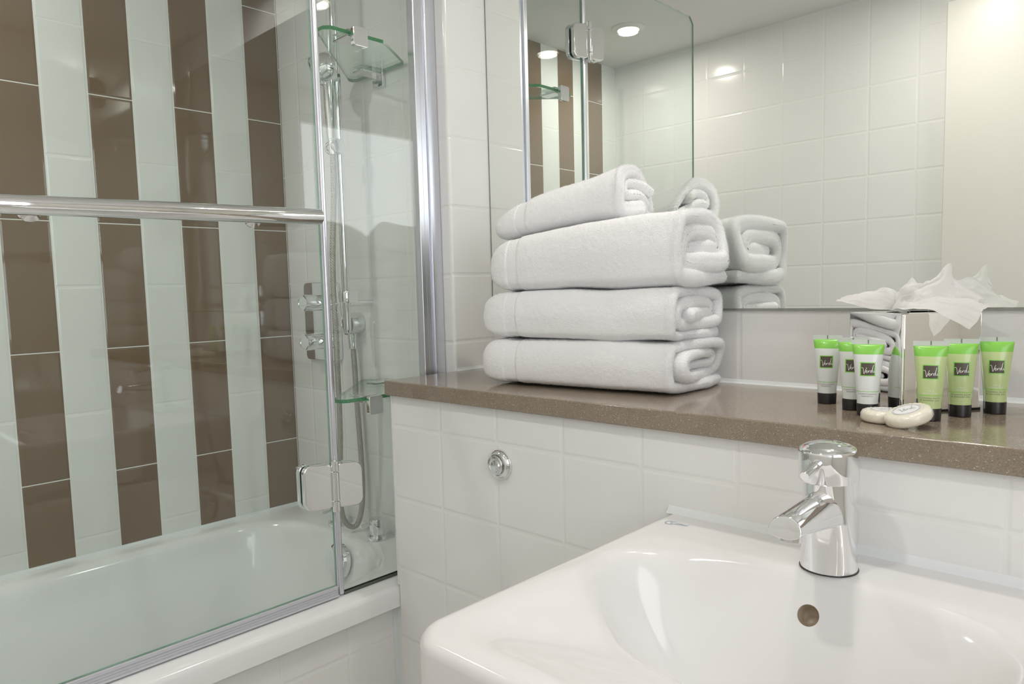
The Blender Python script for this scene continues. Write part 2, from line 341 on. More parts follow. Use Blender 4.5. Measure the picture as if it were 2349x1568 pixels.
# ---------------------------------------------------------------- corner shelves
def shelf(z, label):
    t = thing('corner_shelf', label, 'shelf', (.5, -.1, z), 'glass corner shelves')
    L = lambda p: (p[0]-.5, p[1]+.1)
    poly = [L(p) for p in ((.597, -.250), (.603, -.262), (.615, -.267), (.636, -.267), (.648, -.255), (.648, -.128), (.566, -.008), (.385, -.008), (.376, -.016), (.377, -.028))]
    mk('glass_plate', MB().prism(poly, -.004, .004, mi=0, mi_side=1), [glass_sh, glass_edge], t, smooth=0, bevel=.0008)
    a = MB().prism(rrect(-.219+.1, -.184+.1, -.031, .007, .005), .1612, .172, frame=lambda p, q, c: (c, p, q))
    a.box(.098, .1505, -.2185+.1, -.1845+.1, -.0085, -.0045).box(.098, .1505, -.2185+.1, -.1845+.1, .0045, .007)
    mk('shelf_clip', a, chrome, t, smooth=45, bevel=.0015, label='chrome clip gripping the screen glass')
    b = MB().prism(rrect(-.053, -.013, -.034, .010, .005), .0905, .0995, frame=lambda p, q, c: (p, c, q))
    b.box(-.053, -.013, .035, .091, -.0085, -.0045).box(-.053, -.013, .035, .091, .0045, .007)
    mk('shelf_clip', b, chrome, t, smooth=45, bevel=.0015, label='chrome clip fixed to the tiled wall')
shelf(1.683, 'clear glass corner shelf high up between screen and shower wall')
shelf(.943, 'clear glass corner shelf low down beside the counter end')

# ---------------------------------------------------------------- shower: rail, handset, hose, outlet, valve
RX, RY = .394, -.075
t = thing('shower_rail', 'vertical chrome shower riser rail on the tiled end wall', 'shower rail', (RX, RY, 1.066))
mk('rail_tube', MB().lathe((0, 0, 0), (0, 0, 1), [(.004, 0), (.008, .002), (.0098, .012), (.0098, .92), (.004, .925)], 28), chrome, t)
mk('wall_bracket', MB().lathe((0, 0, 1.140-1.066), (0, 1, 0), [(.0075, .008), (.0075, .075)], 24), chrome, t)
mk('wall_bracket', MB().lathe((0, 0, 1.90-1.066), (0, 1, 0), [(.0075, .008), (.0075, .075)], 24), chrome, t)
mk('clamp_collar', MB().lathe((0, 0, 1.141-1.066), (0, 0, 1), [(.0105, 0), (.017, .0), (.0178, .002), (.0178, .026), (.017, .028), (.0105, .028)], 32).box(.002, .0178, -.004, .022, .0765, .1015), chrome, t)
mk('clamp_lever', MB().prism([(-.017, -.001), (-.014, -.040), (.004, -.052), (.018, -.040), (.014, -.008)], 0, .0028, frame=lambda a, b, c: (a, b, .079+c+b*.15)), chrome, t, bevel=.0008)
mk('handset_holder', MB().lathe((-.022, -.012, 1.512-1.066), (1, 0, 0), [(.008, 0), (.016, .002), (.0185, .008), (.0185, .036), (.016, .042), (.008, .044)], 32), chrome, t)
HB = Vector((RX+.004, RY-.022, 1.497)); HT = Vector((RX-.004, -.092, 1.674)); hd = (HT-HB).normalized()
t = thing('hand_shower', 'chrome hand shower resting in its holder on the riser rail', 'hand shower', HB)
L_ = (HT-HB).length
mk('handle', MB().lathe((0, 0, 0), hd, [(.0085, -.004), (.0095, 0), (.0100, .026), (.0108, .027), (.0108, .031), (.0118, .032), (.0125, .05), (.0150, .11), (.0152, L_-.004), (.012, L_)], 32), chrome, t)
hdn = Vector((-.66, -.68, -.32)).normalized(); hp = Vector((RX+.004, -.080, 1.701))-HB+hdn*.014
mk('spray_head', MB().lathe(hp, hdn, [(.004, -.014), (.022, -.0135), (.033, -.011), (.0365, -.005), (.0372, .004), (.0366, .020), (.0350, .0215), (.0350, .026), (.0366, .0275), (.0366, .036), (.034, .038), (.004, .039)], 40), chrome, t)
mk('spray_face', MB().lathe(hp, hdn, [(.003, .0392), (.031, .0392), (.030, .0412), (.003, .0420)], 40), simple('grey_spray_face', (.35, .36, .37), .35), t)
hp_ = smoothpath([(.398, -.097, 1.497), (.399, -.098, 1.45), (.402, -.102, 1.39), (.402, -.112, 1.28), (.403, -.116, 1.195), (.403, -.115, 1.09), (.403, -.115, .975), (.396, -.110, .85), (.372, -.100, .73), (.350, -.092, .63), (.345, -.075, .575), (.350, -.045, .560), (.350, -.026, .60), (.350, -.020, .66), (.348, -.019, .73), (.342, -.019, .84), (.338, -.020, .95), (.336, -.021, 1.035)], 3)
hs = MB().tube(hp_, .0068, 16)
tag(mk('shower_hose', hs, hose_m, smooth=180), 'woven grey metal shower hose looping down to the bath', 'shower hose')
t = thing('hose_outlet', 'round chrome wall elbow feeding the shower hose', 'wall outlet', (.336, 0, 1.087))
mk('outlet_disc', MB().lathe((0, 0, 0), (0, -1, 0), [(.0285, .0005), (.0285, .036), (.0275, .039), (.020, .040), (.019, .0385), (.004, .0385)], 48), chrome_soft, t)
mk('outlet_nozzle', MB().lathe((0, -.021, -.026), (0, 0, -1), [(.0125, -.004), (.0125, .010), (.0115, .012), (.0098, .038), (.007, .040)], 24), chrome, t)
t = thing('shower_valve', 'chrome thermostatic shower valve with two round knobs on a tall plate', 'shower valve', (.1775, 0, 1.091))
mk('cover_plate', MB().prism(rrect(-.0815, .0815, -.106, .106, .014), .0005, .012, frame=lambda a, b, c: (a, -c, b)), chrome, t, smooth=40, bevel=.002)
for dz, lev in ((.051, True), (-.053, False)):
    k = mk('control_knob', MB().lathe((0, -.012, dz), (0, -1, 0), [(.0225, 0), (.0225, .052), (.0215, .0545), (.019, .055), (.0185, .054), (.003, .054)], 48), chrome, t, label='upper chrome knob with a flat lever' if lev else 'lower chrome knob with a small button')
    if lev:
        mk('lever', MB().prism([(-.024, 0), (-.026, -.052), (-.012, -.066), (.012, -.066), (.026, -.052), (.024, 0)], -.0015, .0015, frame=lambda a, b, c: (a*.95, -.010+b, dz+c-.002+b*.06)), chrome, k, bevel=.001)
    else:
        mk('stop_button', MB().lathe((.006, -.045, dz), (.9, -.1, .2), [(.006, .018), (.006, .024), (.004, .0262), (.001, .027)], 20), chrome, k)
        mk('stop_button', MB().lathe((-.006, -.045, dz), (-.9, -.35, .1), [(.006, .012), (.006, .018), (.004, .0202), (.001, .021)], 20), chrome, k)

# ---------------------------------------------------------------- counter, mirror, flush button
tag(mk('countertop', MB().box(.7025, RW-.001, -.203, YM-.001, .954, .984), stone, smooth=35, bevel=.0022), 'brown speckled quartz countertop above the white tiled box', 'countertop')
mr = thing('wall_mirror_panel', 'large frameless wall mirror above the counter backsplash', 'mirror', (1.5, .125, 1.5))
mk('mirror_glass', MB().box(RET+.0035-1.5, RW-.03-1.5, -.003, .002, 1.1170-1.5, 2.0-1.5), mirror_m, mr, smooth=0)
mk('mirror_edge', MB().box(RET+.0022-1.5, RET+.0034-1.5, -.003, .002, 1.1170-1.5, 2.0-1.5).box(RET+.0022-1.5, RW-.03-1.5, -.0035, .002, 1.1135-1.5, 1.1168-1.5), simple('mirror_edge_grey', (.30, .32, .29), .2, .6), mr, smooth=0)
t = thing('flush_button', 'round chrome toilet flush button on the white tiles below the counter', 'flush button', (1.0165, BXF, .8545))
mk('button_ring', MB().lathe((0, 0, 0), (0, -1, 0), [(.0272, .0002), (.0275, .003), (.0255, .0075), (.0215, .0105), (.0195, .0105), (.0190, .007), (.004, .007)], 48), chrome, t)
mk('large_button', MB().lathe((-.0015, 0, 0), (0, -1, 0), [(.0180, .0072), (.0180, .0135), (.0165, .0150), (.0125, .0152), (.0115, .0142), (.003, .0142)], 48), chrome_soft, t)
mk('small_button', MB().lathe((.0015, 0, -.001), (0, -1, 0), [(.0105, .0144), (.0105, .0162), (.0095, .0175), (.002, .0180)], 40), chrome_soft, t)

# ---------------------------------------------------------------- basin
BX0, BX1, BY0, BY1, BT = 1.354, 1.850, -.683, -.192, .835
bas = thing('wash_basin', 'white ceramic wash basin mounted against the tiled box', 'basin', (1.602, -.44, BT))
def smin(a, b, k): h = np.clip(.5+.5*(b-a)/k, 0, 1); return b*(1-h)+a*h-k*h*(1-h)
def sstep(x): x = np.clip(x, 0, 1); return x*x*(3-2*x)
def basin_z(X, Y):
    xl, xr, yf, yb2 = BX0+.020, BX1-.020, BY0+.020, -.280
    a = smin(smin(X-xl, xr-X, .05), smin(Y-yf, yb2-Y, .05), .06)
    z = -.036*sstep(a/.13)
    cx, cy = 1.602, -.388
    ry = np.where(Y > cy, .100, .138); kf = .34+.7*sstep((Y-cy)/.08)
    e = np.sqrt(((X-cx)/.212)**2 + ((Y-cy)/ry)**2 + 1e-9)
    t2 = np.clip(1-e, -1, 1); sp = np.where(t2 > -.5, .03*np.log1p(np.exp(np.clip(t2, -1, 1)/.03)), 0)
    dp = .122*(1-np.exp(-sp/kf))/(1-np.exp(-1/kf))
    return z-dp
nx, ny = 200, 200
m_ = .014
rgs = []
# top surface: grid warped into the rounded outline
gu = np.linspace(-1, 1, nx); gv = np.linspace(-1, 1, ny)
U, V = np.meshgrid(gu, gv)
hw, hl = (BX1-BX0)/2-m_, (BY1-BY0)/2
rc = .030
def warp(U, V):
    X = U*hw; Y = V*hl
    yb3 = Y
    # pull grid corners in to round the two front corners
    fy = np.clip((-(hl-m_)+rc-Y*1.0), 0, None)
    return X, Y
X = U*hw; Y = -hl+m_+(V+1)/2*(2*hl-m_)
dxc = np.clip(np.abs(X)-(hw-rc), 0, rc); dyc = np.clip((-hl+m_+rc)-Y, 0, rc)
mx2 = np.maximum(dxc, dyc); ln = np.sqrt(dxc**2+dyc**2)+1e-12
both = (dxc > 0) & (dyc > 0)
sc = np.where(both, mx2/ln, 1.0)
X = np.where(both, np.sign(X)*((hw-rc)+dxc*sc), X); Y = np.where(both, (-hl+m_+rc)-dyc*sc, Y)
cxb, cyb = 1.602, (BY0+BY1)/2
Z = basin_z(X+cxb, Y+cyb)
vt = np.stack([X, Y+cyb+.44, Z], -1).reshape(-1, 3)
f = MB(); Fc = [(j*nx+i, j*nx+i+1, (j+1)*nx+i+1, (j+1)*nx+i) for j in range(ny-1) for i in range(nx-1)]
f.add(vt, Fc)
# rolled rim and side walls hang from the grid border (left, front, right), back stays flat against the wall
bd = [j*nx for j in range(ny-1, -1, -1)] + list(range(1, nx)) + [j*nx+nx-1 for j in range(1, ny)]
B0 = vt[bd]; nrm = []
for i in range(len(bd)):
    a = B0[max(i-1, 0)]; b = B0[min(i+1, len(bd)-1)]; d_ = b-a; n_ = np.array([d_[1]*-1, d_[0], 0]); n_ = -n_ if False else n_
    nrm.append(n_/max(np.linalg.norm(n_), 1e-9))
nrm = -np.array(nrm)
ctr = B0.mean(0)
if ((B0-ctr)*nrm).sum() < 0: nrm = -nrm
nrm[:, 1] = np.where((B0[:, 1] > .244), 0, nrm[:, 1])
rows = [B0]
for a in (15, 30, 45, 60, 75, 90): t_ = math.radians(a); rows.append(B0+nrm*m_*math.sin(t_)+np.array([0, 0, -m_*(1-math.cos(t_))]))
for k, dz in ((.0, -.08), (.004, -.115), (.012, -.135), (.03, -.150), (.06, -.155)): rows.append(B0+nrm*(m_-k)+np.array([0, 0, dz]))
base = f.n; n_ = len(bd)
for k, r in enumerate(rows[1:]):
    f.add(r, [])
Fs = []
idx = [[i for i in bd]] + [[base+k*n_+i for i in range(n_)] for k in range(len(rows)-1)]
for k in range(len(rows)-1):
    for i in range(n_-1): Fs.append((idx[k][i], idx[k][i+1], idx[k+1][i+1], idx[k+1][i]))
Fs.append(tuple(idx[-1])); Fs.append(tuple([idx[k][0] for k in range(len(rows))] + [idx[k][-1] for k in range(len(rows)-1, -1, -1)] + [j for j in range((ny-1)*nx+nx-2, (ny-1)*nx, -1)]))
for q_ in Fs: f.f.append([int(i) for i in q_]); f.mi.append(0)
bowl = mk('basin_bowl', f, ceramic, bas, smooth=60)
# overflow opening cut through the bowl wall
oxy = (1.598, -.3095)
bz1 = lambda y: float(basin_z(np.array(oxy[0]), np.array(y)))
ov = Vector((oxy[0]-1.602, oxy[1]+.44, bz1(oxy[1]))); gsl = (bz1(oxy[1]+.006)-bz1(oxy[1]-.006))/.012
ovn = Vector((0, -gsl, 1)).normalized()
cut = mk('cutter', MB().lathe(ov-ovn*.03, ovn, [(.0118, 0), (.0118, .06)], 40), ceramic, bas)
bo = bowl.modifiers.new('b', 'BOOLEAN'); bo.operation = 'DIFFERENCE'; bo.object = cut; bo.solver = 'EXACT'
bpy.context.view_layer.update()
dg = bpy.context.evaluated_depsgraph_get(); nm = bpy.data.meshes.new_from_object(bowl.evaluated_get(dg))
if len(nm.polygons) > 20000: bowl.modifiers.clear(); bowl.data = nm; nm.set_sharp_from_angle(angle=math.radians(60))
else: bowl.modifiers.clear()
bpy.data.objects.remove(cut)
mk('overflow_hole', MB().rings([[tuple(ov+ovn*h+(Vector((1, 0, 0))*math.cos(2*PI*k/36)+ovn.cross(Vector((1, 0, 0)))*math.sin(2*PI*k/36))*r) for k in range(36)] for r, h in ((.0118, -.0012), (.0117, -.004), (.0115, -.014), (.009, -.017), (.001, -.018))], cap0=False), simple('overflow_stained_ceramic', (.40, .33, .24), .35, var=.5, vscale=60), bas, smooth=60, label='brown stained round overflow hole')
mk('plug_waste', MB().lathe((0, .44-.388, basin_z(np.array(1.602), np.array(-.388))-.001), (0, 0, 1), [(.031, 0), (.031, .002), (.026, .0035), (.022, .002), (.019, .006), (.003, .008)]), chrome, bas)
mk('sealant_bead', MB().prism([(0, 0), (-.008, 0), (-.0035, .004), (0, .010)], BX0-1.602-.001, BX1-1.602+.001, frame=lambda a, b, c: (c, .44+BXF-.0005+a+.0005, -.0045+b+.004)), silicone, bas, smooth=0)

# ---------------------------------------------------------------- writing
def text_tris(body, size, shear=0.0, space=1.0, align='CENTER'):
    cu = bpy.data.curves.new('t', 'FONT'); cu.body = body; cu.size = size; cu.shear = shear; cu.space_character = space
    cu.align_x = align; cu.resolution_u = 3
    o = bpy.data.objects.new('t', cu); C.objects.link(o); bpy.context.view_layer.update()
    me = bpy.data.meshes.new_from_object(o.evaluated_get(bpy.context.evaluated_depsgraph_get()))
    V = np.array([v.co[:] for v in me.vertices]); Fc = [tuple(p.vertices) for p in me.polygons]
    bpy.data.objects.remove(o); bpy.data.meshes.remove(me); bpy.data.curves.remove(cu); return V, Fc
def strokes(paths, w, sx=1, sy=1):
    V = []; Fc = []
    for P in paths:
        P = smoothpath([(x*sx, y*sy, 0) for x, y in P], 3); b = len(V)
        for i, p in enumerate(P):
            d = (P[min(i+1, len(P)-1)]-P[max(i-1, 0)]).normalized(); n = Vector((-d.y, d.x, 0))*w/2
            V += [tuple(p+n), tuple(p-n)]
        for i in range(len(P)-1): Fc.append((b+2*i, b+2*i+1, b+2*i+3, b+2*i+2))
    return np.array(V), Fc
# flowing script: V e r d i, unit box about 1 wide
SCRIPT = [[(-.60, .30), (-.50, .36), (-.42, .26), (-.36, -.26), (-.34, -.30), (-.24, .02), (-.10, .36)],
          [(-.22, -.10), (-.10, -.04), (-.06, .06), (-.14, .08), (-.18, -.06), (-.12, -.18), (-.02, -.14), (.04, .04)],
          [(.04, .04), (.06, -.16), (.08, .0), (.16, .08), (.20, .04)],
          [(.36, .06), (.26, .06), (.22, -.08), (.28, -.16), (.36, -.02), (.50, .62)], [(.46, .40), (.38, -.02), (.42, -.14), (.48, -.10)],
          [(.54, .08), (.52, -.10), (.58, -.14), (.64, -.04)], [(.575, .20), (.60, .23)]]

ROT10 = np.array([[.985, -.17, 0], [.17, .985, 0], [0, 0, 1]])
mk('maker_logo', MB().add(*(lambda V, F: ((V*np.array([1, 1, 1])) @ ROT10.T + np.array([1.392-1.602, .44-.2335, .0004]), F))(*strokes([[(-.009, .0075), (-.017, .003), (-.015, -.007), (-.004, -.0065)], [(-.003, .0065), (-.0095, .003), (-.008, -.003), (-.001, -.0025)]], .0014)))
   .add(*(lambda V, F: ((V*np.array([.72, 1, 1])) @ ROT10.T + np.array([1.3905-1.602, .44-.2385, .0004]), F))(*text_tris('Ideal', .0125, .3, 1, 'LEFT'))), simple('pale_blue_print', (.30, .42, .55), .4), bas, smooth=0, fixn=False)

# ---------------------------------------------------------------- basin mixer tap
t = thing('basin_mixer_tap', 'chrome single lever mixer tap standing on the basin ledge', 'tap', (1.602, -.261, BT))
ax = Vector((0, -.055, 1)).normalized()
mk('tap_body', MB().lathe((0, 0, .0002), ax, [(.0285, 0), (.0303, .001), (.0300, .010), (.0285, .045), (.0262, .085), (.0256, .104)], 64), chrome, t)
mk('base_gasket', MB().lathe((0, 0, 0), (0, 0, 1), [(.0312, 0), (.0312, .0012), (.029, .0014)], 48), rubber, t)
cb = ax*.104
mk('tap_cap', MB().lathe(cb, ax, [(.0256, 0), (.0302, .0003), (.0308, .0016), (.0308, .0325), (.0303, .0350), (.0285, .0370), (.021, .0405), (.011, .0426), (.002, .0432)], 64), chrome, t)
lv = mk('lever_pin', MB().tube([cb+Vector((0, -.026, .0235)), cb+Vector((0, -.034, .0220)), cb+Vector((0, -.066, .0165)), cb+Vector((0, -.0675, .0162))], [.0056, .0054, .0051, .0046], 24), chrome, t)
R = []
for k in range(13):
    s = k/12; y = -.008-s*.118; zt = .0950-.0025*s-.004*s*s; zb = .052+.014*min(1, s*1.2); w = .0225-.0055*s
    ring = []
    for j in range(33):
        a = PI*j/32; zz = zb+.007+(zt-zb-.007)*math.sin(a); ring.append((w*math.cos(a), y+(.30*(zz-zb) if k == 12 else .06*(zz-zb)*s), zz))
    for j in range(1, 12):
        a = PI+PI*j/12; ring.append((w*math.cos(a), y, zb+.007+.007*math.sin(a)))
    R.append(ring)
mk('spout', MB().rings(R), chrome, t, smooth=50, bevel=.0012)
mk('aerator', MB().lathe((0, -.106, .068), (0, -.1, -1), [(.0115, -.004), (.0115, .008), (.0095, .0085), (.009, .006), (.002, .006)], 32), chrome_soft, t)
mk('hot_cold_dot', MB().lathe(cb+Vector((-.020, -.017, .0372)), (-.45, -.35, .8), [(.0014, 0), (.0014, .0007), (.0004, .0009)], 12), simple('red_dot', (.7, .12, .08), .4), t)

# ---------------------------------------------------------------- towels
pile_m = papermat('terry_pile', (.90, .90, .91), .5)
terry = simple('white_terry', (.86, .865, .875), .95, spec=.05, bump=.0012, bscale=620)
rng = np.random.default_rng(7)
def vnoise(shape, cu, cv, rg):
    g = rg.standard_normal((int(shape[0]/cu)+3, int(shape[1]/cv)+3))
    u = np.arange(shape[0])/cu; v = np.arange(shape[1])/cv
    i = u.astype(int); j = v.astype(int); fu = sstep(u-i)[:, None]; fv = sstep(v-j)[None, :]
    a = g[i][:, j]; b = g[i+1][:, j]; c = g[i][:, j+1]; d = g[i+1][:, j+1]
    return a*(1-fu)*(1-fv)+b*fu*(1-fv)+c*(1-fu)*fv+d*fu*fv
def spiral(D, H, th):
    """folded towel seen from its end: centre line of the cloth, outer wrap first (front at y=0, back at y=D)"""
    h = th/2; c = lambda y, z: (y, z)
    P = [c(D-h*.6, h), c(D*.5, h*.95), c(h*1.3, h), c(h*1.0, H*.30), c(h*.8, H*.55), c(h*1.6, H-h*1.3), c(h*3.2, H-h), c(D*.5, H-h*.8), c(D-h*2.6, H-h*1.2), c(D-h*.9, H-h*2.4), c(D-h*1.1, h*4.2), c(D-h*2.4, h*3.0), c(D*.5, h*3.0), c(h*4.0, h*3.05), c(h*3.0, H*.5), c(h*4.2, H-h*3.0), c(D*.5, H-h*2.9), c(D-h*4.6, H-h*3.2), c(D-h*3.6, H*.5), c(D-h*5.2, h*5.0), c(D*.45, h*4.95), c(h*6.2, h*5.0)]
    return P
def towel(name, label, path, th, X0, X1, fn, seed, group, fine=.00165, band=None, cap=.045):
    rg = np.random.default_rng(seed)
    wob = rg.standard_normal((len(path), 2))*np.array([.0018, .0009]); wob[:10] *= .35
    P = smoothpath([(a+w_[0], b+w_[1], 0) for (a, b), w_ in zip(path, wob)], 3)
    P = np.array([p[:2] for p in P]); seg = np.linalg.norm(np.diff(P, axis=0), axis=1); s = np.r_[0, np.cumsum(seg)]
    T = s[-1]; outer = 0.52*T
    sf = np.r_[np.arange(0, outer, fine*1.15), np.arange(outer, T, .004)]
    c = np.stack([np.interp(sf, s, P[:, 0]), np.interp(sf, s, P[:, 1])], 1)
    d = np.gradient(c, axis=0); k = np.ones(9)/9
    d = np.stack([np.convolve(np.pad(d[:, i]/np.maximum(np.linalg.norm(d, axis=1), 1e-9), 4, 'edge'), k, 'valid') for i in (0, 1)], 1)
    d /= np.linalg.norm(d, axis=1)[:, None]
    nr = np.stack([-d[:, 1], d[:, 0]], 1)                       # outward side: path runs bottom, front, top, back
    a_ = c+nr*th/2; b_ = (c-nr*th*.46)[::-1][::2]
    e0 = c[-1][None]+d[-1]*th*.35; e1 = c[0][None]-d[0]*th*.35
    loop = np.concatenate([a_, e0, b_, e1]); n = len(loop); na = len(a_)
    ln = np.concatenate([nr, d[-1][None], -nr[::-1][::2], -d[0][None]])
    xs = np.r_[np.arange(0, X1-X0-.010, fine*1.1), X1-X0-.010*(1-np.sin(np.linspace(0, PI/2, 12)))]; nxs = len(xs); Lx = X1-X0
    # displacement: soft folds, terry loops
    low = vnoise((nxs, n), 50, 66, rg)*.0020 + vnoise((nxs, n), 16, 22, rg)*.0003
    hi = vnoise((nxs, n), 2.2, 2.2, rg)*.00022 + rg.standard_normal((nxs, n))*.00014
    B = band or (.058, .086)
    onband = ((xs > B[0]) & (xs < B[1])).astype(float)[:, None]
    rib = (np.sin(xs/.0022*PI)*.0003)[:, None]*onband
    edge = ((xs > B[0]-.001) & (xs < B[0]+.0012) | (xs > B[1]-.0012) & (xs < B[1]+.001)).astype(float)[:, None]
    disp = low+hi*(1-.85*onband)-.0016*onband+rib-.0008*edge
    # scalloped hem at the left end
    hem = np.exp(-((xs-.006)/.007)**2)[:, None]*(np.sin(np.arange(n)/3.1)*.0007)[None]
    disp += hem
    cy, cz = loop[:, 0].mean(), (loop[:, 1].min()+loop[:, 1].max())/2
    Hh = (loop[:, 1].max()-loop[:, 1].min())/2
    tl = np.clip(xs/cap, 0, 1); sc_ = np.sqrt(1-(1-tl)**2.0)*.52+.48*1.0; sc_ = np.where(xs < cap, sc_, 1.0)
    tr = np.clip((Lx-xs)/.009, 0, 1); rr = np.sqrt(1-(1-tr)**2)     # cloth edge rounds off at the open end
    off = ln[None]*disp[..., None]
    cen = np.concatenate([c, c[-1][None], c[::-1][::2], c[0][None]])
    Yl = cen[None, :, 0]+(loop-cen)[None, :, 0]*(.06+.94*rr)[:, None]+off[..., 0]
    Zl = cen[None, :, 1]+(loop-cen)[None, :, 1]*(.06+.94*rr)[:, None]+off[..., 1]
    Yl = cy+(Yl-cy)*(1-(1-sc_)*.35)[:, None]; Zl = cz+(Zl-cz)*sc_[:, None]
    sp_ = np.concatenate([sf, [T], sf[::-1][::2], [0]])          # layers end at slightly different lengths
    ext = np.interp(sp_, np.linspace(0, T, 14), rg.standard_normal(14)*.0065)
    Xl = xs[:, None]+ext[None]*(sstep((xs-Lx*.6)/(Lx*.4)))[:, None]
    Xw, Yw, Zw = fn(X0+Xl, Yl, Zl, Xl/Lx)
    V = np.stack([Xw, Yw, Zw], -1).reshape(-1, 3)
    idx = np.arange(nxs*n).reshape(nxs, n)
    q0 = idx[:-1].ravel(); q1 = np.roll(idx, -1, 1)[:-1].ravel(); q2_ = np.roll(idx, -1, 1)[1:].ravel(); q3 = idx[1:].ravel()
    Q = np.stack([q0, q3, q2_, q1], 1)
    # end caps: strips between the two sides of the cloth
    caps = []
    nb = len(b_)
    for row, flip in ((0, 0), (nxs-1, 1)):
        ii = idx[row]
        for i in range(0, nb-1):
            ia0 = max(0, na-1-2*i); ia1 = max(0, na-3-2*i); ib0 = na+1+i; ib1 = na+2+i
            q4 = (ii[ia0], ii[ib0], ii[ib1], ii[ia1]); caps.append(q4[::-1] if flip else q4)
    caps = np.array(caps)
    # pile: short fibres on the outer face and along the open end
    N = 90000
    k0 = rg.integers(2, nxs-2, N); j0 = rg.integers(2, int(na*.98)-2, N)
    N2 = 34000; k2 = nxs-1-rg.integers(0, 16, N2); j2 = rg.integers(0, n-3, N2)
    k0 = np.r_[k0, k2]; j0 = np.r_[j0, j2]
    keep = ~((xs[k0] > B[0]) & (xs[k0] < B[1])); k0 = k0[keep]; j0 = j0[keep]
    G = V.reshape(nxs, n, 3); p = G[k0, j0]
    kk = np.minimum(k0+1, nxs-1); du = G[kk, j0]-G[kk-1, j0]; dv = G[k0, (j0+1) % n]-G[k0, j0-1]
    nn = np.cross(du, dv); nn /= np.maximum(np.linalg.norm(nn, axis=1), 1e-9)[:, None]
    sgn = np.sign((np.stack([np.zeros(len(k0)), ln[j0, 0], ln[j0, 1]], 1)*nn).sum(1)); sgn[sgn == 0] = 1; nn *= sgn[:, None]
    nn = nn+rg.standard_normal(nn.shape)*.55; nn[:, 0] += (k0 > nxs-16)*.9
    nn /= np.linalg.norm(nn, axis=1)[:, None]
    ln_ = (rg.random(len(p))*.0013+.0006)[:, None]*np.where(k0 > nxs-16, 1.5, 1.0)[:, None]
    sd = np.cross(nn, rg.standard_normal(nn.shape)); sd /= np.maximum(np.linalg.norm(sd, axis=1), 1e-9)[:, None]
    a = p+sd*.00019-nn*.0003; b = p-sd*.00019-nn*.0003; cc = p+nn*ln_
    FV = np.stack([a, b, cc], 1).reshape(-1, 3); FT = np.arange(len(FV)).reshape(-1, 3)+len(V)
    me = bpy.data.meshes.new(name); nv = len(V)+len(FV); QQ = np.concatenate([Q, caps])
    me.vertices.add(nv); me.vertices.foreach_set('co', np.concatenate([V, FV]).ravel())
    li = np.concatenate([QQ.ravel(), FT.ravel()]); me.loops.add(len(li)); me.loops.foreach_set('vertex_index', li.astype(np.int32))
    npoly = len(QQ)+len(FT); me.polygons.add(npoly)
    ls = np.concatenate([np.arange(len(QQ))*4, len(QQ)*4+np.arange(len(FT))*3]); me.polygons.foreach_set('loop_start', ls.astype(np.int32))
    me.polygons.foreach_set('use_smooth', np.ones(npoly, bool)); me.materials.append(terry); me.materials.append(pile_m); me.polygons.foreach_set('material_index', np.r_[np.zeros(len(QQ), np.int32), np.ones(len(FT), np.int32)]); me.polygons.foreach_set('use_smooth', np.r_[np.ones(len(Q), bool), np.zeros(len(caps), bool), np.ones(len(FT), bool)]); me.update(calc_edges=True); me.validate()
    o = bpy.data.objects.new(name, me); C.objects.link(o); tag(o, label, 'towel', group); return o
TA = math.radians(5.2)
def place(y_front, z0, zs0=1.0, zs1=1.0, rot=TA, xp=.93, tilt=0, bow=0, D=.19):
    def fn(X, Y, Z, t):
        zz = z0+Z*(zs0+(zs1-zs0)*np.clip(t, 0, 1.2)**.8)+tilt*t+bow*np.sin(t*PI)*0
        Yc = Y
        x = xp+(X-xp)*math.cos(rot)-Yc*math.sin(rot); y = y_front+(X-xp)*math.sin(rot)+Yc*math.cos(rot)
        return x, np.minimum(y, .1195), zz
    return fn
TW = 'folded white towels stacked on the counter'
p1 = spiral(.198, .089, .0176)
towel('bath_towel', 'thick folded white bath towel at the bottom of the stack, on the counter', p1, .0204, .908, 1.306, place(-.128, .9872, .90, .925), 3, TW, band=(.060, .088))
p2 = [(y, z) for y, z in spiral(.190, .088, .0172)]
towel('bath_towel', 'folded white bath towel second from the bottom of the stack', p2, .0200, .908, 1.306, place(-.127, 1.0712, .965, .98), 11, TW, band=(.062, .088))
p3 = spiral(.190, .098, .019)
towel('bath_towel', 'plump folded white bath towel directly under the small hand towel', p3, .0222, .925, 1.312, place(-.120, 1.1605, .865, 1.27), 19, TW, band=(.048, .072))
def small_fn(X, Y, Z, t):
    rot = math.radians(9); xp = .905
    z = Z*(.80+.42*t)*(1-.25*np.clip((Y-.07)/.1, 0, 1)); zz = 1.2515+z+.037*t+.004*np.sin(t*5)
    x = xp+(X-xp)*math.cos(rot)-Y*math.sin(rot); y = -.100+(X-xp)*math.sin(rot)+Y*math.cos(rot)
    return x, np.minimum(y, .1195), zz-.35*np.clip(Y-.09, 0, 1)
p4 = [(.145, .009), (.08, .008), (.014, .009), (.009, .034), (.020, .058), (.060, .066), (.100, .060), (.138, .044), (.138, .030), (.110, .026), (.060, .030), (.030, .030), (.034, .046), (.070, .047), (.105, .042)]
towel('hand_towel', 'small folded white hand towel lying on top of the towel stack', p4, .0190, .920, 1.190, small_fn, 29, TW, band=(.052, .074), cap=.04)

